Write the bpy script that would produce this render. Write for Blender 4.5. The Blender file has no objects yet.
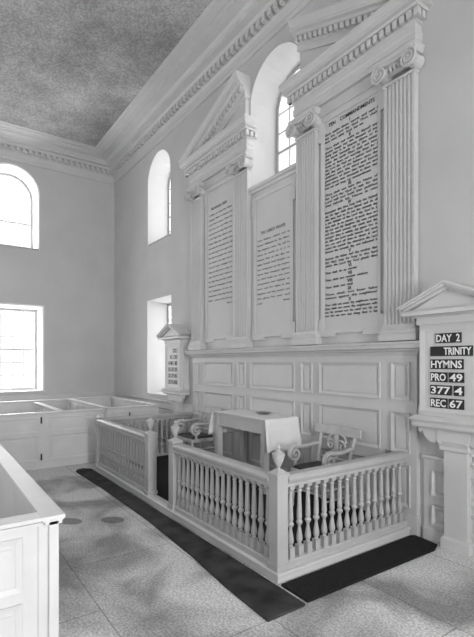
import bpy, bmesh, math, random
from mathutils import Vector, Matrix
random.seed(7)
PI = math.pi
sc = bpy.context.scene
col = sc.collection
CX = .08          # centre line of the altar screen
WY = .02          # face of the east wall

# ------------------------------------------------------------------ materials
def mat(name, v, rough=.6, var=.06, scale=3, bump=0.0, metal=0, spec=.3):
    m = bpy.data.materials.new(name); m.use_nodes = True
    nt = m.node_tree; b = nt.nodes['Principled BSDF']
    b.inputs['Roughness'].default_value = rough
    b.inputs['Metallic'].default_value = metal
    b.inputs['Specular IOR Level'].default_value = spec
    tc = nt.nodes.new('ShaderNodeTexCoord')
    n = nt.nodes.new('ShaderNodeTexNoise'); n.inputs['Scale'].default_value = scale; n.inputs['Detail'].default_value = 6
    nt.links.new(tc.outputs['Object'], n.inputs['Vector'])
    r = nt.nodes.new('ShaderNodeValToRGB')
    r.color_ramp.elements[0].position = .3; r.color_ramp.elements[1].position = .7
    a, c = max(0, v*(1-var)), min(1, v*(1+var))
    r.color_ramp.elements[0].color = (a, a, a, 1); r.color_ramp.elements[1].color = (c, c, c, 1)
    nt.links.new(n.outputs['Fac'], r.inputs['Fac']); nt.links.new(r.outputs['Color'], b.inputs['Base Color'])
    if bump:
        bp = nt.nodes.new('ShaderNodeBump'); bp.inputs['Strength'].default_value = bump; bp.inputs['Distance'].default_value = .01
        nt.links.new(n.outputs['Fac'], bp.inputs['Height']); nt.links.new(bp.outputs['Normal'], b.inputs['Normal'])
    return m

M = dict(
    wall=mat('wall plaster', .52, .85, .05, 1.2, .15),
    paint=mat('painted woodwork', .60, .45, .04, 2),
    screen=mat('painted altar screen', .54, .5, .04, 2),
    tablet=mat('tablet face', .53, .55, .04, 2),
    reveal=mat('window reveal plaster', .80, .8, .03, 2),
    sash=mat('sash paint', .55, .45, .03, 2),
    ink=mat('painted letters', .035, .6, .2, 30),
    glare_grey=mat('faded letters', .13, .35, .4, 2.5),  # dark lettering painted lighter to stand in for sheen on the tablets
    farcard=mat('card with painted glare', .33, .4, .1, 10),  # black cards of the far board, greyed to imitate glare
    card=mat('black card', .03, .6, .2, 10),
    white=mat('white figures', .85, .6, .02, 10),
    cloth=mat('white linen', .78, .9, .03, 12, .3),
    carpet=mat('dark carpet', .012, .95, .5, 60, .4),
    runner=mat('worn dark runner', .035, .9, .6, 5, .5),
    chair=mat('worn chair paint', .50, .45, .12, 8),
    cushion=mat('dark seat leather', .05, .5, .3, 10),
    table=mat('altar table paint', .50, .5, .06, 4),
    brass=mat('tarnished dish', .30, .3, .1, 8, metal=.8),
    iron=mat('iron hinge', .03, .5, .1, 8),
    plate=mat('grey outlet plate', .25, .5, .1, 8),
    rail=mat('worn rail paint', .42, .45, .06, 5),
    pew=mat('pew paint', .60, .5, .06, 3),
    shade=mat('dark tympanum', .28, .7, .05, 3),
)

def ceiling_mat():
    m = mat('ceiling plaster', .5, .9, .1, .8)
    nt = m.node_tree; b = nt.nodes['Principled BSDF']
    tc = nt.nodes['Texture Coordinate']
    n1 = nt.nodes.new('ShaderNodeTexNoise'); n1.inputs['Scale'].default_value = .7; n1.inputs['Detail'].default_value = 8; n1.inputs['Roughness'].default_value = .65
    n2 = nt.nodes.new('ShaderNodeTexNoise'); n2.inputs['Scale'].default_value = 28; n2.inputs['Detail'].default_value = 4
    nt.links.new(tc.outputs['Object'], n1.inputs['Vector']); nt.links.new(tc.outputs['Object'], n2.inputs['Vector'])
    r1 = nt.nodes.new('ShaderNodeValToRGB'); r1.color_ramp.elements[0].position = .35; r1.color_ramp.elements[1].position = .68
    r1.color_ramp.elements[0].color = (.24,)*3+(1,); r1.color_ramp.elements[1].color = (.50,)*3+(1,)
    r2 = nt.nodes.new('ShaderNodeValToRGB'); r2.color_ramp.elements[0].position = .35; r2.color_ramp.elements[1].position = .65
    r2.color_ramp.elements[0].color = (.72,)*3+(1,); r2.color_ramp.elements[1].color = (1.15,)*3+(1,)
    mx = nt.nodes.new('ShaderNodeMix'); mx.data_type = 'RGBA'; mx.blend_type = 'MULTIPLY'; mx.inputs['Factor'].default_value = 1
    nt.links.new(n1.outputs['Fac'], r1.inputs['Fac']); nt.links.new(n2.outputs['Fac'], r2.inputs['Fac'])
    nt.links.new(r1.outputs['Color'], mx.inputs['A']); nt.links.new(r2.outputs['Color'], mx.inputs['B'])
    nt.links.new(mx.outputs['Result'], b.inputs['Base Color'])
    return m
M['ceiling'] = ceiling_mat()

def floor_mat():
    m = mat('stone floor', .5, .75, .1, 1)
    nt = m.node_tree; b = nt.nodes['Principled BSDF']; L = nt.links; tc = nt.nodes['Texture Coordinate']
    def ramp(src, p0, c0, p1, c1):
        r = nt.nodes.new('ShaderNodeValToRGB'); e = r.color_ramp.elements
        e[0].position = p0; e[1].position = p1; e[0].color = (c0,)*3+(1,); e[1].color = (c1,)*3+(1,)
        L.new(src, r.inputs['Fac']); return r.outputs['Color']
    def mul(a, c, mode='MULTIPLY'):
        x = nt.nodes.new('ShaderNodeMix'); x.data_type = 'RGBA'; x.blend_type = mode; x.inputs['Factor'].default_value = 1
        L.new(a, x.inputs['A']); L.new(c, x.inputs['B']); return x.outputs['Result']
    n1 = nt.nodes.new('ShaderNodeTexNoise'); n1.inputs['Scale'].default_value = 1.1; n1.inputs['Detail'].default_value = 7; n1.inputs['Distortion'].default_value = .6
    n2 = nt.nodes.new('ShaderNodeTexNoise'); n2.inputs['Scale'].default_value = 55; n2.inputs['Detail'].default_value = 5
    L.new(tc.outputs['Object'], n1.inputs['Vector']); L.new(tc.outputs['Object'], n2.inputs['Vector'])
    base = mul(ramp(n1.outputs['Fac'], .40, .30, .60, .72), ramp(n2.outputs['Fac'], .38, .70, .62, 1.15))
    br = nt.nodes.new('ShaderNodeTexBrick'); br.inputs['Scale'].default_value = 1; br.offset = .5
    br.inputs['Brick Width'].default_value = 1.6; br.inputs['Row Height'].default_value = .95; br.inputs['Mortar Size'].default_value = .005
    br.inputs['Mortar Smooth'].default_value = .3
    br.inputs['Color1'].default_value = (1,)*3+(1,); br.inputs['Color2'].default_value = (.9,)*3+(1,); br.inputs['Mortar'].default_value = (.5,)*3+(1,)
    mp = nt.nodes.new('ShaderNodeMapping'); mp.inputs['Location'].default_value = (.5, .3, 0)
    L.new(tc.outputs['Object'], mp.inputs['Vector']); L.new(mp.outputs['Vector'], br.inputs['Vector'])
    c = mul(base, br.outputs['Color'])
    # dark worn spots with a shape of their own
    for (x, y, rx, ry) in ((.14, -2.44, .15, .11), (-.10, -2.85, .16, .10)):
        mp2 = nt.nodes.new('ShaderNodeMapping'); mp2.vector_type = 'TEXTURE'
        mp2.inputs['Location'].default_value = (x, y, 0); mp2.inputs['Scale'].default_value = (rx, ry, 1); mp2.inputs['Rotation'].default_value = (0, 0, .6)
        L.new(tc.outputs['Object'], mp2.inputs['Vector'])
        ln = nt.nodes.new('ShaderNodeVectorMath'); ln.operation = 'LENGTH'; L.new(mp2.outputs['Vector'], ln.inputs[0])
        c = mul(c, ramp(ln.outputs['Value'], .9, .45, 1.0, 1.0))
    L.new(c, b.inputs['Base Color'])
    bp = nt.nodes.new('ShaderNodeBump'); bp.inputs['Strength'].default_value = .3; bp.inputs['Distance'].default_value = .01
    L.new(n2.outputs['Fac'], bp.inputs['Height']); L.new(bp.outputs['Normal'], b.inputs['Normal'])
    return m
M['floor'] = floor_mat()

def glass_mat():
    m = bpy.data.materials.new('clear window glass'); m.use_nodes = True
    nt = m.node_tree; nt.nodes.clear()
    o = nt.nodes.new('ShaderNodeOutputMaterial'); t = nt.nodes.new('ShaderNodeBsdfTransparent'); g = nt.nodes.new('ShaderNodeBsdfGlossy')
    g.inputs['Roughness'].default_value = .05; mx = nt.nodes.new('ShaderNodeMixShader'); mx.inputs[0].default_value = .06
    nt.links.new(t.outputs[0], mx.inputs[1]); nt.links.new(g.outputs[0], mx.inputs[2]); nt.links.new(mx.outputs[0], o.inputs[0])
    return m
M['glass'] = glass_mat()

# ------------------------------------------------------------------ helpers
def obj(name, bm, m, parent=None, smooth=False, bevel=0, loc=None):
    bmesh.ops.recalc_face_normals(bm, faces=bm.faces)
    me = bpy.data.meshes.new(name); bm.to_mesh(me); bm.free()
    me.materials.append(M[m] if isinstance(m, str) else m)
    o = bpy.data.objects.new(name, me); col.objects.link(o)
    if parent: o.parent = parent
    if loc: o.location = loc
    if smooth:
        for p in me.polygons: p.use_smooth = True
        me.set_sharp_from_angle(angle=math.radians(40))
    if bevel:
        b = o.modifiers.new('Bevel', 'BEVEL'); b.width = bevel; b.segments = 2; b.limit_method = 'ANGLE'
    return o
def tag(o, label=None, cat=None, group=None, kind=None):
    if label: o['label'] = label
    if cat: o['category'] = cat
    if group: o['group'] = group
    if kind: o['kind'] = kind
    return o
def empty(name, loc=(0,0,0), rz=0):
    o = bpy.data.objects.new(name, None); col.objects.link(o); o.location = loc; o.rotation_euler = (0,0,rz); o.empty_display_size = .1
    return o
def box(bm, x0, x1, y0, y1, z0, z1):
    vs = [bm.verts.new((x, y, z)) for x in (x0, x1) for y in (y0, y1) for z in (z0, z1)]
    for f in ((0,1,3,2),(4,6,7,5),(0,4,5,1),(2,3,7,6),(0,2,6,4),(1,5,7,3)): bm.faces.new([vs[i] for i in f])
def B(*a):
    bm = bmesh.new()
    for x in a: box(bm, *x)
    return bm
def extr(bm, pts, fn, a, b):
    """closed 2-D outline pts extruded between a and b; fn(u,v,w) -> xyz"""
    A = [bm.verts.new(fn(u, v, a)) for u, v in pts]; C = [bm.verts.new(fn(u, v, b)) for u, v in pts]
    n = len(pts)
    for i in range(n): bm.faces.new((A[i], A[(i+1)%n], C[(i+1)%n], C[i]))
    bm.faces.new(A[::-1]); bm.faces.new(C)
fXZ = lambda u, v, w: (u, w, v)        # outline in x,z ; depth y
fYZ = lambda u, v, w: (w, u, v)        # outline in y,z ; length x
fXY = lambda u, v, w: (u, v, w)
def lathe(bm, prof, cx=0, cy=0, seg=14, square=()):
    rings = []
    for r, z in prof:
        rings.append([bm.verts.new((cx+r*math.cos(2*PI*i/seg), cy+r*math.sin(2*PI*i/seg), z)) for i in range(seg)])
    for k in range(len(rings)-1):
        for i in range(seg): bm.faces.new((rings[k][i], rings[k][(i+1)%seg], rings[k+1][(i+1)%seg], rings[k+1][i]))
    bm.faces.new(rings[0][::-1]); bm.faces.new(rings[-1])
def tube(bm, pts, r, seg=8, flat=1.0):
    pts = [Vector(p) for p in pts]; n = len(pts)
    rs = r if isinstance(r, (list, tuple)) else [r]*n
    rings = []; up = None
    for i, p in enumerate(pts):
        t = (pts[min(i+1, n-1)]-pts[max(i-1, 0)]).normalized()
        if up is None: up = Vector((1,0,0)) if abs(t.x) < .9 else Vector((0,0,1))
        u = (up - t*up.dot(t)).normalized(); v = t.cross(u); up = u
        rings.append([bm.verts.new(p+u*math.cos(2*PI*k/seg)*rs[i]*flat+v*math.sin(2*PI*k/seg)*rs[i]) for k in range(seg)])
    for k in range(n-1):
        for i in range(seg): bm.faces.new((rings[k][i], rings[k][(i+1)%seg], rings[k+1][(i+1)%seg], rings[k+1][i]))
    bm.faces.new(rings[0][::-1]); bm.faces.new(rings[-1])
def sweep(bm, prof, path, fn):
    """open profile prof [(out,z)] swept over plan path stations; fn(station,out,z)->xyz"""
    rings = [[bm.verts.new(fn(s, o, z)) for o, z in prof] for s in path]
    n = len(prof)
    for a in range(len(rings)-1):
        for i in range(n): bm.faces.new((rings[a][i], rings[a][(i+1)%n], rings[a+1][(i+1)%n], rings[a+1][i]))
    bm.faces.new(rings[0][::-1]); bm.faces.new(rings[-1])
def wrap(bm, prof, x0, x1, yb, yf=None):
    """moulding round three sides of a block: back at yb, returns at x0 and x1; out = offset from the block face yf"""
    yf = yb if yf is None else yf
    def fn(s, o, z):
        return ((x0-o, yb, z), (x0-o, yf-o, z), (x1+o, yf-o, z), (x1+o, yb, z))[s]
    sweep(bm, prof, range(4), fn)
def ring_frame(bm, outer, inner, y0, y1, chamfer=0):
    """frame between two outlines of equal count in x,z standing from y0 (back) to y1 (front)"""
    n = len(outer)
    ob = [bm.verts.new((x, y0, z)) for x, z in outer]; of = [bm.verts.new((x, y1, z)) for x, z in outer]
    jf = [bm.verts.new((x, y1+chamfer, z)) for x, z in inner]; jb = [bm.verts.new((x, y0, z)) for x, z in inner]
    for i in range(n):
        j = (i+1) % n
        for a, b in ((ob, of), (of, jf), (jf, jb), (jb, ob)): bm.faces.new((a[i], a[j], b[j], b[i]))
def rect(x0, x1, z0, z1): return [(x0, z0), (x1, z0), (x1, z1), (x0, z1)]
def panel(name, x0, x1, z0, z1, y, parent, m='paint', fr=.032, d=.026):
    """a raised and fielded panel with its bolection moulding on the face y (facing -y)"""
    bm = bmesh.new()
    ring_frame(bm, rect(x0, x1, z0, z1), rect(x0+fr, x1-fr, z0+fr, z1-fr), y, y-d, d*.7)
    box(bm, x0+fr+.02, x1-fr-.02, y-d*.6, y+.002, z0+fr+.02, z1-fr-.02)
    return obj(name, bm, m, parent)
def boolean(o, cutters):
    for c in cutters:
        md = o.modifiers.new('cut', 'BOOLEAN'); md.operation = 'DIFFERENCE'; md.solver = 'EXACT'; md.object = c
    dg = bpy.context.evaluated_depsgraph_get(); dg.update()
    me = bpy.data.meshes.new_from_object(o.evaluated_get(dg))
    o.modifiers.clear(); old = o.data; o.data = me
    for c in cutters: bpy.data.objects.remove(c, do_unlink=True)

# ------------------------------------------------------------------ lettering
def text_lines(name, lines, m, parent, y, bold=.0, xaxis=True):
    """lines: (string, x0, x1, z_base, height, align, stretch) lettered on a face looking to -y"""
    bm = bmesh.new()
    for s, x0, x1, z, h, align, stretch in lines:
        cu = bpy.data.curves.new('t', 'FONT'); cu.body = s.replace(' ', '  '); cu.size = 1; cu.resolution_u = 2; cu.offset = bold
        to = bpy.data.objects.new('t', cu); col.objects.link(to)
        dg = bpy.context.evaluated_depsgraph_get(); me = bpy.data.meshes.new_from_object(to.evaluated_get(dg))
        xs = [v.co.x for v in me.vertices]
        if xs:
            w0, w1 = min(xs), max(xs); k = h/.70
            sx = (x1-x0)/(w1-w0) if stretch else min(k*1.0, (x1-x0)/(w1-w0))
            wid = (w1-w0)*sx
            ox = x0 if align == 'L' else (x1-wid if align == 'R' else (x0+x1-wid)/2)
            tmp = bmesh.new(); tmp.from_mesh(me)
            mp = [bm.verts.new((ox+(v.co.x-w0)*sx, y, z+v.co.y*k)) for v in tmp.verts]
            for f in tmp.faces:
                try: bm.faces.new([mp[v.index] for v in f.verts])
                except ValueError: pass
            tmp.free()
        bpy.data.meshes.remove(me); bpy.data.objects.remove(to, do_unlink=True); bpy.data.curves.remove(cu)
    r = bmesh.ops.extrude_face_region(bm, geom=bm.faces[:])
    for v in [e for e in r['geom'] if isinstance(e, bmesh.types.BMVert)]: v.co.y += .003
    return obj(name, bm, m, parent)
def wrap_text(s, n):
    total = len(s); words = s.split(); L = math.ceil(total/n); out = []; cur = ''
    for w in words:
        if len(cur)+len(w)+1 > n and cur: out.append(cur); cur = w
        else: cur = (cur+' '+w).strip()
    out.append(cur); return out

# ------------------------------------------------------------------ setting
XL, XR, YS, ZC = -6.65, 7.4, -10.0, 7.12
tag(obj('floor', B((XL-.6, XR+.6, YS, WY+.6, -.2, 0)), 'floor'), kind='structure')
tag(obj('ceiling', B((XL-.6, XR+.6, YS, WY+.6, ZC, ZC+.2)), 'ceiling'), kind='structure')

def arch_outline(w, z0, ztop, flat=False, rise=.08, n=20):
    h = w/2
    if flat:
        return [(-h, z0), (h, z0), (h, ztop), (-h, ztop)]
    zs = ztop-h
    return [(-h, z0), (h, z0)] + [(h*math.cos(PI*i/n), zs+h*math.sin(PI*i/n)) for i in range(n+1)]
def cutter(outl_in, outl_out, face):
    """splayed prism: inner outline at the room face, outer at the far face; face(u,w,z)->xyz with w = depth into wall"""
    bm = bmesh.new()
    A = [bm.verts.new(face(u, -.05, z)) for u, z in outl_in]; C = [bm.verts.new(face(u, .75, z)) for u, z in outl_out]
    n = len(A)
    for i in range(n): bm.faces.new((A[i], A[(i+1)%n], C[(i+1)%n], C[i]))
    bm.faces.new(A[::-1]); bm.faces.new(C)
    return obj('cutter', bm, 'reveal')
WINS = []   # (number, face function, width, z0, ztop, flat, cols, rows)
def east(xc): return lambda u, w, z: (xc+u, WY+w, z)
def west(yc): return lambda u, w, z: (XL-w, yc+u, z)
def right_(yc): return lambda u, w, z: (XR+w, yc-u, z)
UP = (1.16, 4.47, 6.44, False); LOW = (1.22, 1.08, 3.22, True)
spec_e = [(east(CX), (1.2, 4.50, 6.42, False)), (east(-3.88), UP), (east(-3.88), LOW), (east(4.04), UP), (east(4.04), LOW)]
WUP = (1.2, 4.56, 6.50, False)
spec_w = [(west(-2.5), WUP), (west(-2.41), (1.22, 1.08, 3.17, True)), (west(-6.2), WUP), (west(-6.2), LOW)]
spec_r = [(right_(-2.5), UP), (right_(-2.5), LOW), (right_(-6.2), UP), (right_(-6.2), LOW)]
def cutters(spec):
    out = []
    for f, (w, z0, z1, flat) in spec:
        g = .06
        ins = arch_outline(w, z0, z1, flat); outs = arch_outline(w-2*g, z0+.02, z1-g, flat)
        out.append(cutter(ins, outs, f))
    return out
def wall_obj(name, bx, spec):
    o = obj(name, B(bx), 'wall'); boolean(o, cutters(spec)); tag(o, kind='structure'); return o
wall_obj('wall_east', (XL-.6, XR+.6, WY, WY+.6, 0, ZC), spec_e)
wall_obj('wall_north', (XL-.6, XL, YS, WY, 0, ZC), spec_w)
wall_obj('wall_south', (XR, XR+.6, YS, WY, 0, ZC), spec_r)

def window(num, f, w, z0, z1, flat):
    root = empty('window_%d' % num); tag(root, kind='structure')
    g = .045; w2 = w-2*g; d0, d1 = .50, .56
    iz0, iz1 = z0+.014, z1-g
    ol = arch_outline(w2, iz0, iz1, flat); il = arch_outline(w2-.11, iz0+.07, iz1-.055, flat)
    bm = bmesh.new(); n = len(ol)
    of = [bm.verts.new(f(u, d0, z)) for u, z in ol]; ob = [bm.verts.new(f(u, d1, z)) for u, z in ol]
    jf = [bm.verts.new(f(u, d0, z)) for u, z in il]; jb = [bm.verts.new(f(u, d1, z)) for u, z in il]
    for i in range(n):
        j = (i+1) % n
        for a, b in ((ob, of), (of, jf), (jf, jb), (jb, ob)): bm.faces.new((a[i], a[j], b[j], b[i]))
    obj('window_frame', bm, 'sash', root)
    bm = bmesh.new()
    def bar(u0, u1, za, zb, e0=d0+.012, e1=d1-.012):
        p = [f(u, dd, z) for u in (u0, u1) for dd in (e0, e1) for z in (za, zb)]
        vs = [bm.verts.new(q) for q in p]
        for q in ((0,1,3,2),(4,6,7,5),(0,4,5,1),(2,3,7,6),(0,2,6,4),(1,5,7,3)): bm.faces.new([vs[i] for i in q])
    cols = 4; hw = w2/2-.055
    for k in range(1, cols):
        u = -hw+2*hw*k/cols
        top = iz1-.055 if flat else (iz1-.055-hw)+math.sqrt(max(0, hw*hw-u*u))
        bar(u-.011, u+.011, iz0+.07, top)
    rows = 6 if flat else 4
    ztop = iz1-.055 if flat else iz1-.055-hw
    for k in range(1, rows+(0 if flat else 1)):
        z = iz0+.07+(ztop-iz0-.07)*k/rows; t = .022 if k == rows//2 else .011
        bar(-hw, hw, z-t, z+t, d0+.004, d1-.004)
    if not flat:   # fanlight ring
        for q in range(12):
            a0, a1 = PI*q/12, PI*(q+1)/12; r = hw*.5
            u0, u1 = r*math.cos(a0), r*math.cos(a1); zz0, zz1 = ztop+r*math.sin(a0), ztop+r*math.sin(a1)
            pr = [(u0, zz0), (u0*1.05, zz0+.022*math.sin(a0)), (u1*1.05, zz1+.022*math.sin(a1)), (u1, zz1)]
            A = [bm.verts.new(f(u, d0+.014, z)) for u, z in pr]; C = [bm.verts.new(f(u, d1-.014, z)) for u, z in pr]
            for i in range(4): bm.faces.new((A[i], A[(i+1)%4], C[(i+1)%4], C[i]))
            bm.faces.new(A[::-1]); bm.faces.new(C)
    obj('glazing_bars', bm, 'sash', root)
    bm = bmesh.new()
    gl = arch_outline(w2-.10, iz0+.065, iz1-.05, flat); dm = (d0+d1)/2
    A = [bm.verts.new(f(u, dm, z)) for u, z in gl]; C = [bm.verts.new(f(u, dm+.004, z)) for u, z in gl]
    for i in range(n): bm.faces.new((A[i], A[(i+1)%n], C[(i+1)%n], C[i]))
    bm.faces.new(A[::-1]); bm.faces.new(C)
    obj('pane', bm, 'glass', root)
    # sloping inside sill board
    bm = bmesh.new()
    p = [f(u, dd, z) for u in (-w/2+.006, w/2-.006) for dd in (-.025, d0) for z in (z0+.002, z0+.022)]
    vs = [bm.verts.new(q) for q in p]
    for q in ((0,1,3,2),(4,6,7,5),(0,4,5,1),(2,3,7,6),(0,2,6,4),(1,5,7,3)): bm.faces.new([vs[i] for i in q])
    obj('window_sill', bm, 'sash', root)
    if f in [s[0] for s in spec_w]:   # narrow trim bead around the reveal
        bm = bmesh.new(); a = arch_outline(w+.07, z0-.0, z1+.035, flat); b = arch_outline(w, z0, z1, flat)
        bo = [bm.verts.new(f(u, -.02, z)) for u, z in a]; bi = [bm.verts.new(f(u, -.02, z)) for u, z in b]
        ao = [bm.verts.new(f(u, 0, z)) for u, z in a]; ai = [bm.verts.new(f(u, 0, z)) for u, z in b]
        for i in range(n):
            j = (i+1) % n
            for q, r in ((ao, bo), (bo, bi), (bi, ai)): bm.faces.new((q[i], q[j], r[j], r[i]))
        obj('window_casing', bm, 'reveal', root)
for i, (f, s) in enumerate(spec_e+spec_w+spec_r): window(i+1, f, *s)

tag(obj('wall_light_block', B((XL-.6, XR+.6, YS-.3, YS, 2.5, ZC)), 'wall'), kind='structure')  # unseen upper wall, added to cut high light and darken the room's top
# ceiling cornice with dentils
CP = [(0, 6.60), (.03, 6.60), (.045, 6.66), (.03, 6.69), (.05, 6.76), (.085, 6.79), (.085, 6.90), (.17, 6.90), (.20, 6.94), (.31, 6.945), (.31, 6.985), (.34, 7.0), (.37, 7.03), (.52, 7.04), (.52, 7.06), (.58, 7.065), (.58, 7.08), (.70, 7.085), (.70, 7.10), (.76, 7.105), (.76, ZC), (0, ZC)]
def crown(name, fn, x0, x1):
    bm = bmesh.new()
    sweep(bm, CP, (0, 1), fn)
    root = tag(obj(name, bm, 'screen'), kind='structure'); return root
o = crown('trim_1', lambda s, o, z: ((XL+o if s == 0 else XR-o), WY-o, z), XL, XR)
bm = bmesh.new(); x = XL+.13
while x < XR-.13: box(bm, x, x+.07, WY-.165, WY-.08, 6.80, 6.90); x += .135
obj('dentil_course', bm, 'screen', o)
o = crown('trim_2', lambda s, o, z: (XL+o, (YS if s == 0 else WY-o), z), XL, XR)
bm = bmesh.new(); y = WY-.2
while y > YS: box(bm, XL+.08, XL+.165, y-.07, y, 6.80, 6.90); y -= .135
obj('dentil_course', bm, 'screen', o)

# wall wainscot: north wall, east wall either side of the screen
def wains(name, x0, x1, zt, parts):
    y = WY-.025
    o = tag(obj(name, B((x0, x1, y, WY, 0, zt-.04)), 'paint'), kind='structure')
    bm = bmesh.new(); extr(bm, [(WY, zt-.04), (y-.02, zt-.04), (y-.035, zt-.015), (y-.035, zt), (WY, zt)], fYZ, x0, x1); obj('wainscot_cap', bm, 'paint', o)
    obj('skirting', B((x0, x1, y-.02, y, 0, .12)), 'paint', o, bevel=.004)
    n = max(1, round((x1-x0)/parts)); w = (x1-x0)/n
    for i in range(n):
        a = x0+i*w+.10; b = x0+(i+1)*w-.06
        panel('panel', a, b, .46, zt-.15, y, o); panel('panel', a, b, .17, .37, y, o)
wains('trim_3', CX+2.40, XR, .86, .62)
wains('trim_4', XL, CX-2.40, .98, .95)
o = tag(obj('trim_5', B((XL, XL+.025, YS, WY, 0, .98)), 'paint'), kind='structure')
bm = bmesh.new(); extr(bm, [(XL, .96), (XL+.055, .97), (XL+.055, 1.0), (XL, 1.01)], lambda u, v, w: (u, w, v), YS, WY); obj('wainscot_cap', bm, 'paint', o)

# ------------------------------------------------------------------ altar screen (reredos)
scr = tag(empty('altar_screen', (CX, 0, 0)), 'tall pale altar screen with broken pediment, fluted pilasters and lettered tablets round the arched window', 'altar screen')
H = 2.34
obj('dado', B((-H, H, -.04, WY, 0, 1.94)), 'screen', scr)
for sx0, sx1 in ((-H+.02, -.6), (.6, H-.02)):
    obj('back_board', B((sx0, sx1, 0, WY, 1.94, 5.06)), 'screen', scr)
    obj('frieze_board', B((sx0, sx1, -.05, 0, 4.93, 5.07), (sx0, sx1, -.035, 0, 4.90, 4.94)), 'screen', scr)
obj('back_board', B((-.6, .6, 0, WY, 1.94, 4.44)), 'screen', scr)
# dado panels: stiles are left flat, panels raised
cols_ = [(-1.90, -.98), (-.50, .50), (.98, 1.90)]
narrow = [(-2.27, -2.05), (-.84, -.64), (.64, .84), (2.05, 2.27)]
for a, b in cols_+narrow:
    for z0, z1 in ((1.40, 1.80), (.84, 1.27), (.28, .72)):
        panel('panel', a, b, z0, z1, -.04, scr, 'screen')
obj('skirting', B((-H-.015, H+.015, -.06, WY, 0, .20)), 'screen', scr, bevel=.006)
bm = bmesh.new()
wrap(bm, [(0, 1.88), (.015, 1.88), (.03, 1.91), (.055, 1.925), (.055, 1.935), (.095, 1.95), (.105, 1.985), (.115, 2.0), (.115, 2.015), (0, 2.03)], -H, H, WY, -.04)
obj('dado_cornice', bm, 'screen', scr)
# pedestal blocks + plinth course above the dado cornice
PX = [-2.15, -.74, .74, 2.15]
def flute_outline(hw, yb, yf, n=7):
    pts = [(hw, yb), (-hw, yb), (-hw, yf)]
    m = .02; w = (2*hw-2*m)/n; gap = w*.34
    for i in range(n):
        a = -hw+m+i*w+gap/2; b = a+w-gap; r = (b-a)/2; c = (a+b)/2
        for k in range(7):
            t = PI*k/6; pts.append((c-r*math.cos(t), yf+r*1.5*math.sin(t)))
    pts.append((hw, yf)); return pts
for px in PX:
    p = obj('pilaster', (lambda bm: (extr(bm, flute_outline(.185, 0, -.075), fXY, 2.20, 4.84), bm)[1])(bmesh.new()), 'screen', scr, loc=(px, 0, 0))
    bm = bmesh.new(); wrap(bm, [(0, 2.03), (.045, 2.03), (.045, 2.10), (.035, 2.105), (.04, 2.125), (.035, 2.15), (.015, 2.155), (.02, 2.18), (.012, 2.205), (0, 2.21)], -.185, .185, 0, -.075)
    obj('base', bm, 'screen', p)
    # Ionic capital: echinus, cushion, two volutes on the front, bolsters and abacus
    bm = bmesh.new()
    wrap(bm, [(0, 4.80), (.008, 4.80), (.018, 4.815), (.008, 4.83), (0, 4.83)], -.185, .185, 0, -.075)
    wrap(bm, [(0, 4.88), (.01, 4.88), (.04, 4.91), (.05, 4.945), (0, 4.95)], -.185, .185, 0, -.075)
    wrap(bm, [(0, 4.985), (.045, 4.985), (.06, 5.01), (.06, 5.025), (.075, 5.05), (0, 5.05)], -.185, .185, 0, -.09)
    box(bm, -.2, .2, -.15, 0, 4.935, 4.99)
    for s in (-1, 1):
        cxv = s*.175; cz = 4.905; R = .088
        # bolster (the side roll), waisted
        for yy0, yy1, r0, r1 in ((-.175, -.09, R*.9, R*.68), (-.09, 0, R*.68, R*.9)):
            seg = 18
            A = [bm.verts.new((cxv+r0*math.cos(2*PI*i/seg), yy0, cz+r0*math.sin(2*PI*i/seg))) for i in range(seg)]
            C = [bm.verts.new((cxv+r1*math.cos(2*PI*i/seg), yy1, cz+r1*math.sin(2*PI*i/seg))) for i in range(seg)]
            for i in range(seg): bm.faces.new((A[i], A[(i+1)%seg], C[(i+1)%seg], C[i]))
            bm.faces.new(A[::-1]); bm.faces.new(C)
        pts = []; rad = []
        for k in range(34):
            t = k/33; a = PI/2 - s*(-1)*(-1)*0 ; ang = PI/2 + s*(-1)*t*2.25*2*PI
            rr = R*(1-t)**.9+.012
            pts.append((cxv+rr*math.cos(ang), -.178-.012*t, cz+rr*math.sin(ang))); rad.append(.014*(1-.55*t))
        tube(bm, pts, rad, 6)
        lathe2 = [(0.02)]
    tube(bm, [(-.175, -.178, 4.99), (-.06, -.172, 4.965), (.06, -.172, 4.965), (.175, -.178, 4.99)], .013, 6)
    for k in range(5):   # egg and dart
        xk = -.10+k*.05
        tube(bm, [(xk, -.135, 4.885), (xk, -.15, 4.91), (xk, -.145, 4.94)], [.006, .018, .014], 6)
    obj('capital', bm, 'screen', p)
# tablets
def eared(x0, x1, z0, z1, e=.045, L=.28, d=.04):
    return [(x0-e, z0-d), (x0-e+.30, z0-d), (x0-e+.30, z0), (x1+e-.30, z0), (x1+e-.30, z0-d), (x1+e, z0-d), (x1+e, z0+L-.1), (x1, z0+L-.1),
            (x1, z1-L), (x1+e, z1-L), (x1+e, z1), (x0-e, z1), (x0-e, z1-L), (x0, z1-L), (x0, z0+L-.1), (x0-e, z0+L-.1)]
def inner_of(x0, x1, z0, z1, t):
    a, b, c, d = x0+t, x1-t, z0+t, z1-t
    e = .30-.045; L = .18
    return [(a, c), (a+e-t, c), (a+e, c), (b-e, c), (b-e+t, c), (b, c), (b, c+L-.03), (b, c+L), (b, d-.28+.03), (b, d-.25), (b, d), (a, d), (a, d-.25), (a, d-.28), (a, c+L), (a, c+L-.03)]
def tablet(x0, x1, z0, z1, label):
    bm = B((x0+.02, x1-.02, -.012, 0, z0+.02, z1-.02)); t = obj('tablet', bm, 'tablet', scr); t['label'] = label
    bm = bmesh.new(); ring_frame(bm, eared(x0, x1, z0, z1), inner_of(x0, x1, z0, z1, .045), 0, -.035, .012)
    obj('frame', bm, 'screen', t)
    return t
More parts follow.
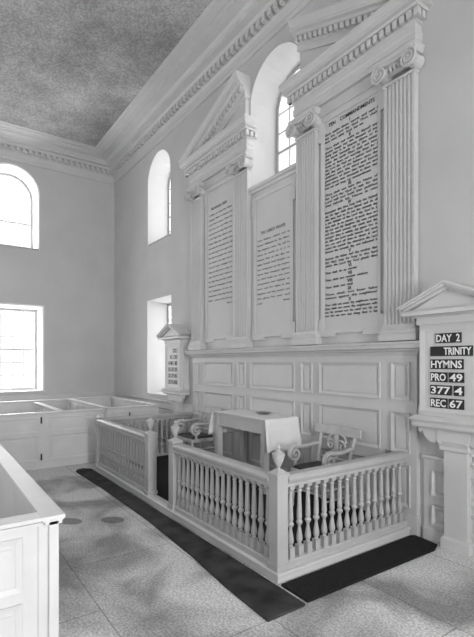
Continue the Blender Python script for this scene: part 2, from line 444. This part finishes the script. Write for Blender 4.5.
SP = (('I', "God spake these words and said I am the Lord thy God Thou shalt have none other Gods but me", 3),
 ('II', "Thou shalt not make to thyself any graven image nor the likeness of any thing that is in heaven above or in the earth beneath or in the water under the earth Thou shalt not bow down to them nor worship them for I the Lord thy God am a jealous God and visit the sins of the fathers upon the children unto the third and fourth generation of them that hate me and shew mercy unto thousands in them that love me and keep my commandments", 12),
 ('III', "Thou shalt not take the Name of the Lord thy God in vain for the Lord will not hold him guiltless that taketh his Name in vain", 4),
 ('IV', "Remember that thou keep holy the Sabbath day Six days shalt thou labour and do all that thou hast to do but the seventh day is the Sabbath of the Lord thy God In it thou shalt do no manner of work thou and thy son and thy daughter thy man servant and thy maid servant thy cattle and the stranger that is within thy gates For in six days the Lord made heaven and earth the sea and all that in them is and rested the seventh day wherefore the Lord blessed the seventh day and hallowed it", 12),
 ('V', "Honour thy father and thy mother that thy days may be long in the land which the Lord thy God giveth thee", 3),
 ('VI', "Thou shalt do no murder", 1), ('VII', "Thou shalt not commit adultery", 1), ('VIII', "Thou shalt not steal", 1),
 ('IX', "Thou shalt not bear false witness against thy neighbour", 2),
 ('X', "Thou shalt not covet thy neighbours house thou shalt not covet thy neighbours wife nor his servant nor his maid nor his ox nor his ass nor any thing that is his", 4))
t = tablet(.98, 1.89, 2.16, 4.90, 'tall tablet lettered with the ten commandments')
x0, x1 = 1.035, 1.835; lines = [('TEN  COMMANDMENTS', x0+.06, x1-.04, 4.77, .046, 'C', True)]
z = 4.715
for num, body, nl in SP:
    z -= .006
    lines.append((num, x0, x1, z, .042, 'C', False)); z -= .036
    best = None
    for n in range(15, 60):
        w = wrap_text(body, n)
        if len(w) <= nl: best = w; break
    for i, s in enumerate(best):
        full = nl > 1 and ((i < len(best)-1) or len(s) > .85*n)
        lines.append((s, x0, x1 if full else min(x1, x0+(x1-x0)*len(s)/36), z, .029, 'L', True)); z -= .0455
        if nl == 1: z -= .004
text_lines('lettering', lines, 'ink', t, -.016, bold=.004)
t = tablet(-.45, .45, 2.18, 4.33, 'lower centre tablet under the arched window')
LP = "Our Father which art in heaven Hallowed be thy Name. Thy kingdom come Thy will be done in earth as it is in heaven Give us this day our daily bread And forgive us our trespasses as we forgive them that trespass against us And lead us not into temptation but deliver us from evil For thine is the kingdom and the power and the glory for ever and"
lines = [("THE LORD'S PRAYER", -.29, .27, 3.735, .048, 'C', True)]; z = 3.635
for n in range(15, 60):
    w = wrap_text(LP, n)
    if len(w) <= 13: break
for s in w: lines.append((s, -.375, .36, z, .030, 'L', True)); z -= .0735
lines += [('ever', -.375, -.25, z, .030, 'L', True), ('Amen', .22, .36, z, .030, 'R', True)]
text_lines('lettering', lines, 'glare_grey', t, -.016)
t = tablet(-1.89, -.98, 2.20, 4.90, 'left tall tablet lettered with the creed')
CR = "I believe in God the Father Almighty Maker of heaven and earth And in Jesus Christ his only Son our Lord Who was conceived by the Holy Ghost born of the Virgin Mary suffered under Pontius Pilate was crucified dead and buried He descended into hell the third day he rose again from the dead he ascended into heaven and sitteth on the right hand of God the Father Almighty from thence he shall come to judge the quick and the dead I believe in the Holy Ghost the holy Catholic Church the Communion of Saints the Forgiveness of sins the Resurrection of the body And the life everlasting"
lines = [("THE APOSTLES CREED", -1.72, -1.22, 4.50, .045, 'C', True)]; z = 4.40
for n in range(15, 60):
    w = wrap_text(CR, n)
    if len(w) <= 19: break
for s in w: lines.append((s, -1.80, -1.06, z, .030, 'L', True)); z -= .0845
lines.append(('Amen', -1.22, -1.06, z, .030, 'R', True))
text_lines('lettering', lines, 'glare_grey', t, -.016)
# window stool over the centre tablet
bm = bmesh.new(); extr(bm, [(WY, 4.42), (-.02, 4.42), (-.03, 4.46), (-.055, 4.47), (-.06, 4.50), (-.05, 4.515), (WY, 4.53)], fYZ, -.545, .545); obj('window_stool', bm, 'screen', scr)
# entablatures, each with returned ends, and raking halves of the broken pediment
EP = [(0, 5.06), (.03, 5.06), (.03, 5.12), (.045, 5.125), (.045, 5.18), (.06, 5.20), (.03, 5.21), (.03, 5.29), (.06, 5.30), (.06, 5.39), (.15, 5.395), (.165, 5.42), (.23, 5.43), (.23, 5.475),
      (.26, 5.50), (.28, 5.545), (.28, 5.56), (0, 5.58)]
for sgn in (-1, 1):
    a, b = sorted((sgn*.56, sgn*2.34))
    e = bmesh.new(); wrap(e, [(q*.6, zz) for q, zz in EP], a, b, WY, -.08); box(e, a+.001, b-.001, -.079, WY, 5.061, 5.575); e = obj('entablature', e, 'screen', scr)
    bm = bmesh.new(); x = a-.085
    while x < b+.03: box(bm, x, x+.05, -.165, -.112, 5.31, 5.385); x += .083
    y = -.11
    for xe in ((b+.034, b+.085), (a-.085, a-.034)):
        yy = -.15
        while yy < .05: box(bm, xe[0], xe[1], yy, yy+.05, 5.31, 5.385); yy += .083
    obj('dentil_course', bm, 'screen', e)
    # raking cornice
    sl = .38
    xo, xi = sgn*2.51, sgn*.60
    def ZR(x): return 5.51+(abs(xo)-abs(x))*sl
    RP = [(WY, .0), (-.09, .0), (-.09, .09), (-.12, .105), (-.12, .17), (-.175, .18), (-.19, .21), (-.23, .22), (-.23, .265), (-.25, .29), (-.27, .33), (-.27, .35), (WY, .35)]
    bm = bmesh.new()
    A = [bm.verts.new((sgn*(abs(xo)-.02-(.35-z)*.0), y, ZR(xo)+z-.26)) for y, z in RP]
    C = [bm.verts.new((xi, y, ZR(xi)+z-.26)) for y, z in RP]
    n = len(RP)
    for i in range(n): bm.faces.new((A[i], A[(i+1)%n], C[(i+1)%n], C[i]))
    bm.faces.new(A[::-1]); bm.faces.new(C)
    for v in [v for v in bm.verts if not v.link_faces]: bm.verts.remove(v)
    bmesh.ops.bisect_plane(bm, geom=bm.verts[:]+bm.edges[:]+bm.faces[:], plane_co=(0, 0, 5.56), plane_no=(0, 0, -1), clear_outer=True)
    bmesh.ops.holes_fill(bm, edges=bm.edges[:])
    r = obj('raking_cornice', bm, 'screen', scr)
    bm = bmesh.new(); x = abs(xi)+.02
    while x < 2.3:
        z0 = ZR(x)+.105-.26+.002
        if z0 > 5.585:
            pts = [(sgn*x, z0-.005), (sgn*(x+.05), z0-.005-.05*sl), (sgn*(x+.05), z0+.065-.05*sl), (sgn*x, z0+.065)]
            extr(bm, pts, fXZ, -.165, -.11)
        x += .088
    obj('dentil_course', bm, 'screen', r)
    # tympanum wall
    bm = bmesh.new(); xt = abs(xo)-.3
    extr(bm, [(sgn*.62, 5.56), (sgn*xt, 5.56), (sgn*xt, ZR(xt)-.2), (sgn*.62, ZR(.62)-.2)], fXZ, -.06, WY); obj('tympanum', bm, 'screen', scr)

obj('outlet_plate', B((1.965, 2.085, -.052, -.04, .755, .845)), 'plate', scr, bevel=.004)['label'] = 'grey metal outlet plate low on the panelling'

# ------------------------------------------------------------------ platform, carpet, runners
PXL, PXR, PYF, PZ = -2.42, 2.37, -1.87, .087
pf = obj('altar_platform', B((PXL+.01, PXR-.012, PYF+.012, -.065, 0, .062), (PXL-.005, PXR+.004, PYF-.004, -.065, .062, PZ)), 'paint', bevel=.006)
tag(pf, 'low pale painted wooden step carrying the altar rail', 'platform')
bm = B((PXL+.12, PXR-.13, PYF+.13, -.07, PZ, PZ+.012))
tag(obj('altar_carpet', bm, 'carpet'), 'very dark carpet covering the altar platform inside the rail', 'carpet')
def runner(name, pts, label):
    bm = bmesh.new(); extr(bm, pts, fXY, 0, .022); return tag(obj(name, bm, 'runner' if 'grey' in label else 'carpet', bevel=.008), label, 'carpet')
runner('carpet_runner', [(-2.46, -2.12), (-2.36, -2.17), (-1.2, -2.13), (.4, -2.13), (1.5, -2.18), (2.2, -2.24), (2.72, -2.26), (2.72, -1.90), (2.42, -1.895), (-2.40, -1.90), (-2.50, -2.02)], 'long worn grey carpet runner on the floor along the front of the altar step')
runner('carpet_runner', [(2.39, -1.86), (2.70, -1.86), (2.71, -1.2), (2.73, -.22), (2.68, -.09), (2.42, -.06), (2.39, -.10)], 'black carpet strip on the floor beside the right end of the altar step')

# ------------------------------------------------------------------ altar rail
RZ = .76
BP = [(.029, .0), (.029, .095), (.021, .10), (.017, .115), (.025, .13), (.029, .15), (.027, .175), (.020, .215), (.014, .25), (.014, .265),
      (.026, .285), (.030, .297), (.024, .31), (.018, .32), (.024, .335), (.0235, .36), (.020, .46), (.0165, .555), (.016, .565), (.023, .575), (.017, .585), (.017, .595), (.026, .605), (.026, .612)]
def baluster_mesh():
    bm = bmesh.new(); z0 = .14; k = (RZ-.015-z0)/.63
    lathe(bm, [(r, z0+z*k) for r, z in BP[2:]], seg=12)
    box(bm, -.027, .027, -.027, .027, z0-.002, z0+.097*k); box(bm, -.027, .027, -.027, .027, z0+.61*k, RZ+.002)
    bmesh.ops.recalc_face_normals(bm, faces=bm.faces)
    me = bpy.data.meshes.new('baluster'); bm.to_mesh(me); bm.free(); me.materials.append(M['rail'])
    for p in me.polygons: p.use_smooth = True
    me.set_sharp_from_angle(angle=math.radians(40)); return me
BM = baluster_mesh()
def baluster(x, y, parent):
    o = bpy.data.objects.new('baluster', BM); col.objects.link(o); o.location = (x, y, 0); o.parent = parent
NM = {}
def newel(x, y, parent, urn=True, w=.058):
    bm = B((-w, w, -w, w, PZ, .865)); 
    extr(bm, [(-w-.012, -w-.012), (w+.012, -w-.012), (w+.012, w+.012), (-w-.012, w+.012)], fXY, .862, .885)
    vs = [bm.verts.new((a*w, b*w, .885)) for a, b in ((-1,-1), (1,-1), (1,1), (-1,1))]; tp = [bm.verts.new((a*.018, b*.018, .915)) for a, b in ((-1,-1), (1,-1), (1,1), (-1,1))]
    for i in range(4): bm.faces.new((vs[i], vs[(i+1)%4], tp[(i+1)%4], tp[i]))
    bm.faces.new(tp)
    o = obj('newel_post', bm, 'rail', parent, bevel=.003, loc=(x, y, 0))
    obj('plinth', B((-w-.012, w+.012, -w-.012, w+.012, PZ, PZ+.05)), 'rail', o, bevel=.003)
    if urn:
        bm = bmesh.new()
        lathe(bm, [(.022, .905), (.015, .918), (.013, .925), (.03, .955), (.046, .995), (.052, 1.02), (.052, 1.028), (.056, 1.032), (.056, 1.042), (.045, 1.047), (.028, 1.062), (.014, 1.072), (.012, 1.078), (.019, 1.088), (.015, 1.104), (.004, 1.118), (.001, 1.122)], seg=18)
        obj('urn_finial', bm, 'rail', o, smooth=True)
    return o
RAILP = [(-.05, RZ), (.05, RZ), (.05, RZ+.025), (.062, RZ+.04), (.07, RZ+.06), (.07, RZ+.075), (.045, RZ+.098), (-.045, RZ+.098), (-.07, RZ+.075), (-.07, RZ+.06), (-.062, RZ+.04), (-.05, RZ+.025)]
def railbar(axis, a, b, c, parent):
    bm = bmesh.new()
    if axis == 'x': extr(bm, RAILP, lambda u, v, w: (w, c+u, v), a, b)
    else: extr(bm, RAILP, lambda u, v, w: (c+u, w, v), a, b)
    obj('handrail', bm, 'rail', parent)
    q = [(-.045, PZ), (.045, PZ), (.045, PZ+.045), (.036, PZ+.055), (-.036, PZ+.055), (-.045, PZ+.045)]
    bm = bmesh.new()
    if axis == 'x': extr(bm, q, lambda u, v, w: (w, c+u, v), a, b)
    else: extr(bm, q, lambda u, v, w: (c+u, w, v), a, b)
    obj('bottom_rail', bm, 'rail', parent)
FY, SX, LX = -1.79, 2.28, -2.34
rl = tag(empty('altar_rail', (0,0,0)), 'longer baluster altar rail from the opening round the near corner to the panelled wall', 'altar rail', 'altar rails')
newel(SX, FY, rl); newel(.42, FY, rl)
railbar('x', .42+.06, SX-.06, FY, rl)
for i in range(17): baluster(.535+i*.1008, FY, rl)
railbar('y', FY+.06, -.045, SX, rl)
for i in range(16): baluster(SX, -1.655+i*.1015, rl)
ll = tag(empty('altar_rail', (0,0,0)), 'shorter altar rail section at the far left beyond the opening, meeting the pew', 'altar rail', 'altar rails')
newel(-.27, FY, ll); newel(LX, FY, ll, urn=False, w=.05)
railbar('x', LX+.05, -.27-.06, FY, ll)
for i in range(18): baluster(-.385-i*.1075, FY, ll)
railbar('y', FY+.05, -.045, LX, ll)
for i in range(16): baluster(LX, -1.655+i*.1015, ll)

# ------------------------------------------------------------------ altar table, cloth, dish
F0 = PZ+.012
at = tag(empty('altar_table', (.045, -.35, F0)), 'plain altar table with square legs and deep front board in the middle of the platform', 'table')
TW, TD, TH = .61, .28, .955
obj('tabletop', B((-TW, TW, -TD, TD, TH-.03, TH)), 'table', at, bevel=.005)
obj('apron', B((-TW+.03, TW-.03, -TD+.02, -TD+.045, TH-.19, TH-.03), (-TW+.03, TW-.03, TD-.045, TD-.02, TH-.19, TH-.03),
    (-TW+.03, -TW+.055, -TD+.045, TD-.045, TH-.19, TH-.03), (TW-.055, TW-.03, -TD+.045, TD-.045, TH-.19, TH-.03)), 'table', at)
for sx in (-1, 1):
    for sy in (-1, 1):
        obj('leg', B(tuple(sorted((sx*(TW-.02), sx*(TW-.105))))+tuple(sorted((sy*(TD-.01), sy*(TD-.09))))+(0, TH-.03)), 'table', at, bevel=.004)
# cloth: lies on the top and hangs down both ends
def cloth():
    prof = []   # (x, z) across the table, left hem to right hem, relative to the table centre
    top = F0+TH+.004
    nL, nT, nR = 10, 12, 14; dl, dr = .36, .41
    for i in range(nL): prof.append((-TW-.012-.085*math.sqrt(1-i/nL), top-dl+dl*i/nL, 1-i/nL))
    for i in range(nT+1): prof.append((-TW-.008+(2*TW+.016)*i/nT, top, 0))
    for i in range(1, nR+1): prof.append((TW+.012+.05*i/nR, top-dr*i/nR, i/nR))
    bm = bmesh.new(); ys = 22; grid = []
    for (x, z, h) in prof:
        row = []
        for j in range(ys+1):
            v = j/ys; y = -TD-.012+(2*TD+.024)*v
            wob = math.sin(v*19+1)*.014*h+math.sin(v*8+2)*.012*h
            side = 1 if x > 0 else -1
            zz = z + (h*.012*math.sin(v*7) if h else 0)
            row.append(bm.verts.new((.045+x+side*wob+side*abs(math.sin(v*9))*.012*h, -.35+y*(1+.06*h), zz)))
        grid.append(row)
    for a in range(len(grid)-1):
        for j in range(ys): bm.faces.new((grid[a][j], grid[a+1][j], grid[a+1][j+1], grid[a][j+1]))
    o = obj('altar_cloth', bm, 'cloth', smooth=True)
    s = o.modifiers.new('Solid', 'SOLIDIFY'); s.thickness = .004; s.offset = 1
    return tag(o, 'white linen cloth lying over the altar table and hanging down both its ends', 'cloth')
cloth()
bm = bmesh.new(); lathe(bm, [(.05, 0), (.06, .002), (.11, .018), (.115, .022), (.11, .024), (.06, .008), (.01, .007)], seg=28)
tag(obj('alms_dish', bm, 'brass', smooth=True, loc=(.14, -.24, F0+TH+.010)), 'shallow dark metal dish lying on the white altar cloth', 'dish')

# ------------------------------------------------------------------ armchairs
def volute(cy, cz, R, x, turns=1.6, start=PI/2, d=1, n=30, r0=.02, r1=.012):
    pts, rad = [], []
    for k in range(n+1):
        t = k/n; a = start+d*t*turns*2*PI; rr = R*(1-t)+.012
        pts.append((x, cy+rr*math.cos(a), cz+rr*math.sin(a))); rad.append(r0+(r1-r0)*t)
    return pts, rad
def armchair(loc, rz, label):
    root = tag(empty('armchair', loc, rz), label, 'chair', 'painted armchairs beside the altar')
    W, D, S = .27, .23, .45
    obj('seat_frame', B((-W, W, -D, -D+.035, S-.055, S), (-W, W, D-.035, D, S-.055, S), (-W, -W+.035, -D, D, S-.055, S), (W-.035, W, -D, D, S-.055, S)), 'chair', root, bevel=.006)
    bm = B((-W+.02, W-.02, -D+.02, D-.02, S-.02, S+.035)); obj('seat_cushion', bm, 'cushion', root, bevel=.018)['label'] = 'dark leather seat pad'
    for s in (-1, 1):
        bm = bmesh.new(); lathe(bm, [(.013, 0), (.018, .03), (.014, .05), (.022, .12), (.026, .25), (.018, .31), (.028, .33), (.028, .36), (.022, .39), (.026, .40), (.026, S)], s*(W-.02), -D+.02, 12)
        obj('leg', bm, 'chair', root, smooth=True)
        bm = bmesh.new(); tube(bm, [(s*(W-.02), D+.05, 0), (s*(W-.02), D+.01, .2), (s*(W-.02), D-.02, S)], [.018, .02, .024], 8); obj('leg', bm, 'chair', root, smooth=True)
        # back post up to the crest rail
        bm = bmesh.new(); tube(bm, [(s*(W-.02), D-.02, S), (s*(W-.02), D-.01, .60), (s*(W-.01), D+.03, .74), (s*(W), D+.07, .85)], [.026, .022, .022, .02], 8); obj('back_post', bm, 'chair', root, smooth=True)
        # scrolled arm: flows forward from the back post and rolls under into a volute standing on the seat rail
        pts = [(s*(W-.01), D+.02, .70), (s*(W+.005), D-.06, .70), (s*(W+.01), D-.16, .685), (s*(W+.012), -.06, .685)]
        rad = [.020, .022, .024, .026]
        vp, vr = volute(-.15, .60, .085, s*(W+.012), 1.7, PI*.5, 1, 34, .026, .018)
        bm = bmesh.new(); tube(bm, pts+vp, rad+vr, 8, flat=1.25)
        arm = obj('arm', bm, 'chair', root, smooth=True)
        bm = bmesh.new(); lathe(bm, [(.016, S), (.026, S+.01), (.016, S+.03), (.024, S+.05), (.016, S+.07)], s*(W+.005), -.15, 10); obj('arm_support', bm, 'chair', arm, smooth=True)
    # crest rail, wider than the posts and slightly bowed
    bm = bmesh.new(); n = 12; prev = None
    for i in range(n+1):
        u = -1+2*i/n; x = u*.36; yb = D+.075-.05*u*u*.6; h = .058-.010*u*u
        ring = [bm.verts.new(p) for p in ((x, yb-.014, .875-h), (x, yb+.014, .875-h), (x, yb+.022, .875+h), (x, yb-.006, .875+h))]
        if prev:
            for k in range(4): bm.faces.new((prev[k], prev[(k+1)%4], ring[(k+1)%4], ring[k]))
        else: bm.faces.new(ring[::-1])
        prev = ring
    bm.faces.new(prev); obj('crest_rail', bm, 'chair', root, bevel=.006)
    # pierced splat of two opposed scrolls
    bm = bmesh.new()
    for s in (-1, 1):
        pts, rad = [], []
        for k in range(26):
            t = k/25; a = -PI/2+s*0+t*1.5*2*PI; rr = .075*(1-t)+.012
            pts.append((s*(.085-rr*math.cos(a)*1), D+.035, .70+rr*math.sin(a))); rad.append(.015)
        tube(bm, [(s*.05, D+.065, .835), (s*.12, D+.055, .80), (s*.15, D+.045, .74)]+[], .014, 8)
        tube(bm, pts, rad, 8)
    box(bm, -.022, .022, D+.02, D+.05, .52, .83)
    obj('splat', bm, 'chair', root, smooth=True)
    bm = bmesh.new(); tube(bm, [(-W+.02, D-.005, .55), (W-.02, D-.005, .55)], .014, 8); obj('back_rail', bm, 'chair', root, smooth=True)
    for z in (.16, .28):
        for s in (-1, 1):
            bm = bmesh.new(); tube(bm, [(s*(W-.02), -D+.02, z), (s*(W-.02), D, z)], .011, 8); obj('stretcher', bm, 'chair', root, smooth=True)
    bm = bmesh.new(); tube(bm, [(-W+.02, -D+.02, .22), (W-.02, -D+.02, .22)], .011, 8); obj('stretcher', bm, 'chair', root, smooth=True)
    return root
armchair((1.42, -.41, F0), 0, 'worn armchair with scrolled arms and dark seat, right of the altar table')
armchair((-1.45, -.44, F0), 0, 'worn armchair with scrolled arms left of the altar table, below the far hymn board')

# ------------------------------------------------------------------ hymn boards
def hymn_board(xc, label, right):
    root = tag(empty('hymn_board', (xc, WY, 0)), label, 'hymn board', 'hymn boards either side of the altar screen')
    y = -.17
    body = obj('case', B((-.33, .33, y, 0, 1.27, 2.20)), 'paint', root, bevel=.004)
    obj('frieze', B((-.35, .35, y-.02, 0, 2.17, 2.25)), 'paint', root, bevel=.004)
    # ogee side wings
    for s in (-1, 1):
        p = [(s*.32, 1.28), (s*.38, 1.28), (s*.375, 1.34), (s*.355, 1.40), (s*.345, 1.48), (s*.345, 1.93), (s*.365, 1.97), (s*.365, 2.08), (s*.32, 2.10)]
        bm = bmesh.new(); extr(bm, p, fXZ, y+.05, 0); obj('side_wing', bm, 'paint', root)
    ring = bmesh.new(); ring_frame(ring, rect(-.31, .31, 1.32, 2.14), rect(-.27, .27, 1.36, 2.10), y+.001, y-.02, .01); obj('face_moulding', ring, 'paint', root)
    bm = bmesh.new(); wrap(bm, [(0, 2.24), (.02, 2.24), (.04, 2.255), (.10, 2.26), (.10, 2.295), (.12, 2.31), (0, 2.315)], -.35, .35, 0, y-.02); ped = obj('pediment', bm, 'paint', root)
    tri = [(-.525, 2.34), (.525, 2.34), (.525, 2.365), (0, 2.60), (-.525, 2.365)]
    bm = bmesh.new(); extr(bm, [(-.40, 2.31), (.40, 2.31), (0, 2.49)], fXZ, y-.04, 0); obj('tympanum', bm, 'paint', ped)
    for s in (-1, 1):
        bm = bmesh.new(); 
        for (o1, o2, yf) in ((.0, .03, y-.08), (.03, .055, y-.12), (.055, .075, y-.14)):
            pts = [(s*(.44+o1*.9), 2.309+o1*.4), (0, 2.485+o1), (0, 2.485+o2), (s*(.44+o2*.9), 2.309+o2*.4)]
            extr(bm, pts, fXZ, yf, 0)
        obj('raking_cornice', bm, 'paint', ped)
    # moulded shelf under the board
    bm = bmesh.new(); wrap(bm, [(0, 1.16), (.03, 1.16), (.045, 1.18), (.045, 1.215), (.06, 1.22), (.07, 1.24), (.05, 1.255), (.02, 1.275), (0, 1.28)], -.34, .34, 0, y); obj('shelf', bm, 'paint', root)
    for s in (-1, 1):   # scroll brackets beside the centre block
        p = [(.145, 1.18), (.36, 1.18), (.365, 1.135), (.345, 1.115), (.32, 1.135), (.315, 1.13), (.29, 1.08), (.24, 1.035), (.18, 1.035), (.145, 1.07)]
        bm = bmesh.new(); extr(bm, [(s*a, b-.02) for a, b in p], fXZ, y+.03, y+.08); obj('scroll_bracket', bm, 'paint', root, bevel=.006)
        p = [(y+.03, 1.18), (-.02, 1.18), (-.02, .93), (-.07, .92), (-.10, .99), (-.16, 1.03), (y+.04, 1.09)]
        bm = bmesh.new(); extr(bm, p, fYZ, s*.11, s*.15); obj('scroll_bracket', bm, 'paint', root, bevel=.005)
    bm = bmesh.new()
    st = [(.16, .0, 1.17), (.16, .0, 1.04), (.14, .02, .99), (.145, .02, .955), (.115, .05, .95), (.115, .05, .12), (.14, .03, .10), (.14, .03, 0)]
    rings = [[bm.verts.new(q) for q in ((-w, y+.02+d, z), (w, y+.02+d, z), (w, -.012, z), (-w, -.012, z))] for w, d, z in st]
    for a in range(len(rings)-1):
        for k in range(4): bm.faces.new((rings[a][k], rings[a][(k+1)%4], rings[a+1][(k+1)%4], rings[a+1][k]))
    bm.faces.new(rings[0]); bm.faces.new(rings[-1][::-1])
    obj('post', bm, 'paint', root, bevel=.004)
    # cards
    if right:
        rows = [(2.03, [(-.15, .10, 'DAY 2', 0)]), (1.906, [(-.205, .205, 'TRINITY', .13)]), (1.782, [(-.205, .12, 'HYMNS', 0)]), (1.658, [(-.205, -.035, 'PRO', 0), (-.018, .125, '49', 0)]),
                (1.534, [(-.205, .008, '377', 0), (.03, .125, '4', 0)]), (1.41, [(-.205, -.035, 'REC', 0), (-.018, .125, '67', 0)])]
    else:
        rows = [(2.03, [(.0, .19, '2', 0)]), (1.906, [(-.1, .19, '13', 0)]), (1.782, [(-.19, .18, '41', 0)]), (1.658, [(-.19, .19, '533', 0)]), (1.534, [(-.19, .19, '274', 0)]), (1.41, [(-.19, .19, '258', 0)])]
    for z, cards in rows:
        for a, b, s, pad in cards:
            h = .094
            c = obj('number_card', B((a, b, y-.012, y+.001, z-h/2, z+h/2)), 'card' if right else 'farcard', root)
            if right: c['label'] = 'black card with white lettering '+s
            text_lines('lettering', [(s, a+.010+pad, b-.010, z-.034, .068, 'C', True)], 'white' if right else 'ink', c, y-.016, bold=.018 if right else 0)
    return root
hymn_board(2.85, 'nearer pedimented hymn board at the right edge, with white letters on black cards', True)
hymn_board(-2.86, 'far pedimented hymn board on a post left of the altar screen, before the lower window', False)

# ------------------------------------------------------------------ box pews
def pew_side(root, p0, p1, h, face, doors=(), npan=2, name='pew_panelling'):
    """straight pew wall from p0 to p1 (plan), panelled on the side 'face' (unit normal)"""
    p0, p1 = Vector(p0), Vector(p1); d = (p1-p0); L = d.length; d.normalize(); nrm = Vector(face)
    t = .045
    def T(bm):
        for v in bm.verts:
            u, w, z = v.co; q = p0+d*u+nrm*(-w); v.co = (q.x, q.y, z)
    bm = B((0, L, 0, t, 0, h-.03)); 
    n = npan; w = L/n
    for i in range(n):
        a, b = i*w+.09, (i+1)*w-.09
        for z0, z1 in ((.62, h-.09), (.14, .56)):
            if h < .9: continue
            ring_frame(bm, rect(a, b, z0, z1), rect(a+.03, b-.03, z0+.03, z1-.03), 0, -.012, .008)
            box(bm, a+.05, b-.05, -.007, .001, z0+.05, z1-.05)
    box(bm, 0, L, -.012, 0, 0, .09)
    T(bm); o = obj(name, bm, 'pew', root)
    bm = bmesh.new(); extr(bm, [(-.02, h-.045), (t+.02, h-.045), (t+.02, h-.03), (t+.035, h-.018), (t+.035, h), (-.035, h), (-.035, h-.018), (-.02, h-.03)], lambda u, v, w: (w, u, v), 0, L)
    T(bm); obj('cap_rail', bm, 'pew', root)
    return T
def hinges(root, T_, u, zs):
    for z in zs:
        bm = B((u-.012, u+.012, -.022, -.012, z-.055, z+.055)); T_(bm); obj('hinge', bm, 'iron', root)['label'] = 'dark iron hinge'
def pew_seat(root, x0, x1, y0, y1):
    obj('seat', B((x0, x1, y0, y1, .40, .44)), 'pew', root, bevel=.006)
PXF = -2.95
# pew next to the altar rail
p = tag(empty('box_pew', (0,0,0)), 'far white box pew against the east wall beyond the left end of the altar rail', 'pew', 'white panelled box pews')
T_ = pew_side(p, (PXF, -.42), (PXF, -1.46), .965, (1, 0), npan=1); hinges(p, T_, .60, (.80, .2))
pew_side(p, (-5.6, -1.46), (PXF-.05, -1.46), .965, (0, -1), npan=3); pew_seat(p, -5.5, -4.9, -1.35, -.47)
pew_side(p, (-5.6, -.42), (PXF-.05, -.42), .965, (0, 1), npan=3)
pew_side(p, (-5.6, -.46), (-5.6, -1.40), .965, (-1, 0), npan=2)
# pew across from the rail end
p = tag(empty('box_pew', (0,0,0)), 'pale box pew front with dark hinges at the far left of the aisle', 'pew', 'white panelled box pews')
T_ = pew_side(p, (PXF, -1.52), (PXF, -3.55), .955, (1, 0), npan=2); hinges(p, T_, 1.06, (.82, .2))
pew_side(p, (-5.1, -2.27), (PXF-.05, -2.27), .955, (0, -1), npan=3)
pew_side(p, (-5.6, -1.52), (-5.6, -3.55), .955, (-1, 0), npan=2); pew_seat(p, -5.5, -5.0, -3.4, -2.4)
# near pew
p = tag(empty('box_pew', (0,0,0)), 'nearest white box pew at the lower left, seen from above its capped corner', 'pew', 'white panelled box pews')
NXP, NYP, NH = 2.60, -3.62, .99
pew_side(p, (-2.2, NYP), (NXP+.035, NYP), NH, (0, 1), npan=5)
pew_side(p, (NXP, NYP-.081), (NXP, -5.6), NH, (1, 0), npan=2)
pew_side(p, (-.1, -5.6), (-.1, NYP-.05), NH, (-1, 0), npan=2)
pew_seat(p, .0, 2.5, -5.5, -5.1)
obj('corner_post', B((NXP-.085, NXP+.010, NYP-.095, NYP+.010, 0, NH-.03)), 'pew', p, bevel=.004)
obj('floorboards', B((-.05, NXP-.05, -5.55, NYP-.05, 0, .06)), 'pew', p)

# ------------------------------------------------------------------ light
w = bpy.data.worlds.new('sky'); sc.world = w; w.use_nodes = True
bg = w.node_tree.nodes['Background']; bg.inputs['Color'].default_value = (1, 1, 1, 1); bg.inputs['Strength'].default_value = 1.25
def area(name, loc, rot, sx, sy, e):
    l = bpy.data.lights.new(name, 'AREA'); l.shape = 'RECTANGLE'; l.size = sx; l.size_y = sy; l.energy = e
    o = bpy.data.objects.new(name, l); col.objects.link(o); o.location = loc; o.rotation_euler = rot
    o['kind'] = 'helper'
    return o
# daylight falling in through the windows (lamps stand outside the panes)
for yc in (-2.5, -6.2):
    for zc, h in ((5.5, 1.9), (2.2, 2.1)):
        area('daylight_north', (XL-.75, yc, zc), (0, -PI/2, 0), h, 1.2, 110)
        area('daylight_south', (XR+.75, yc, zc), (0, PI/2, 0), h, 1.2, (200 if zc > 4 else 270))
for xc in (-3.88, 4.04):
    for zc, h in ((5.5, 1.9), (2.2, 2.1)): area('daylight_east', (xc, WY+.75, zc), (-PI/2, 0, 0), 1.2, h, 40)
area('daylight_east', (CX, WY+.75, 5.5), (-PI/2, 0, 0), 1.2, 1.9, 22)

# ------------------------------------------------------------------ camera
cam = bpy.data.cameras.new('camera'); co = bpy.data.objects.new('camera', cam); col.objects.link(co)
f_px, hy, yaw = 444.9, 362.3, .6135
cam.sensor_fit = 'VERTICAL'; cam.sensor_height = 36; cam.sensor_width = 36*474/637
cam.lens = 36*f_px/637
cam.shift_x = 0; cam.shift_y = (hy-318.5)/637
co.location = (5.11, -4.204, 1.8)
d = Vector((-math.cos(yaw), math.sin(yaw), 0))
co.rotation_euler = d.to_track_quat('-Z', 'Y').to_euler()
cam.clip_start = .05
sc.camera = co
sc.view_settings.view_transform = 'Standard'; sc.view_settings.look = 'None'; sc.view_settings.gamma = 1
sc.view_settings.use_curve_mapping = False
sc.view_settings.exposure = 0.25
sc.cycles.use_denoising = True
sc.cycles.max_bounces = 10; sc.cycles.diffuse_bounces = 6; sc.cycles.transparent_max_bounces = 8
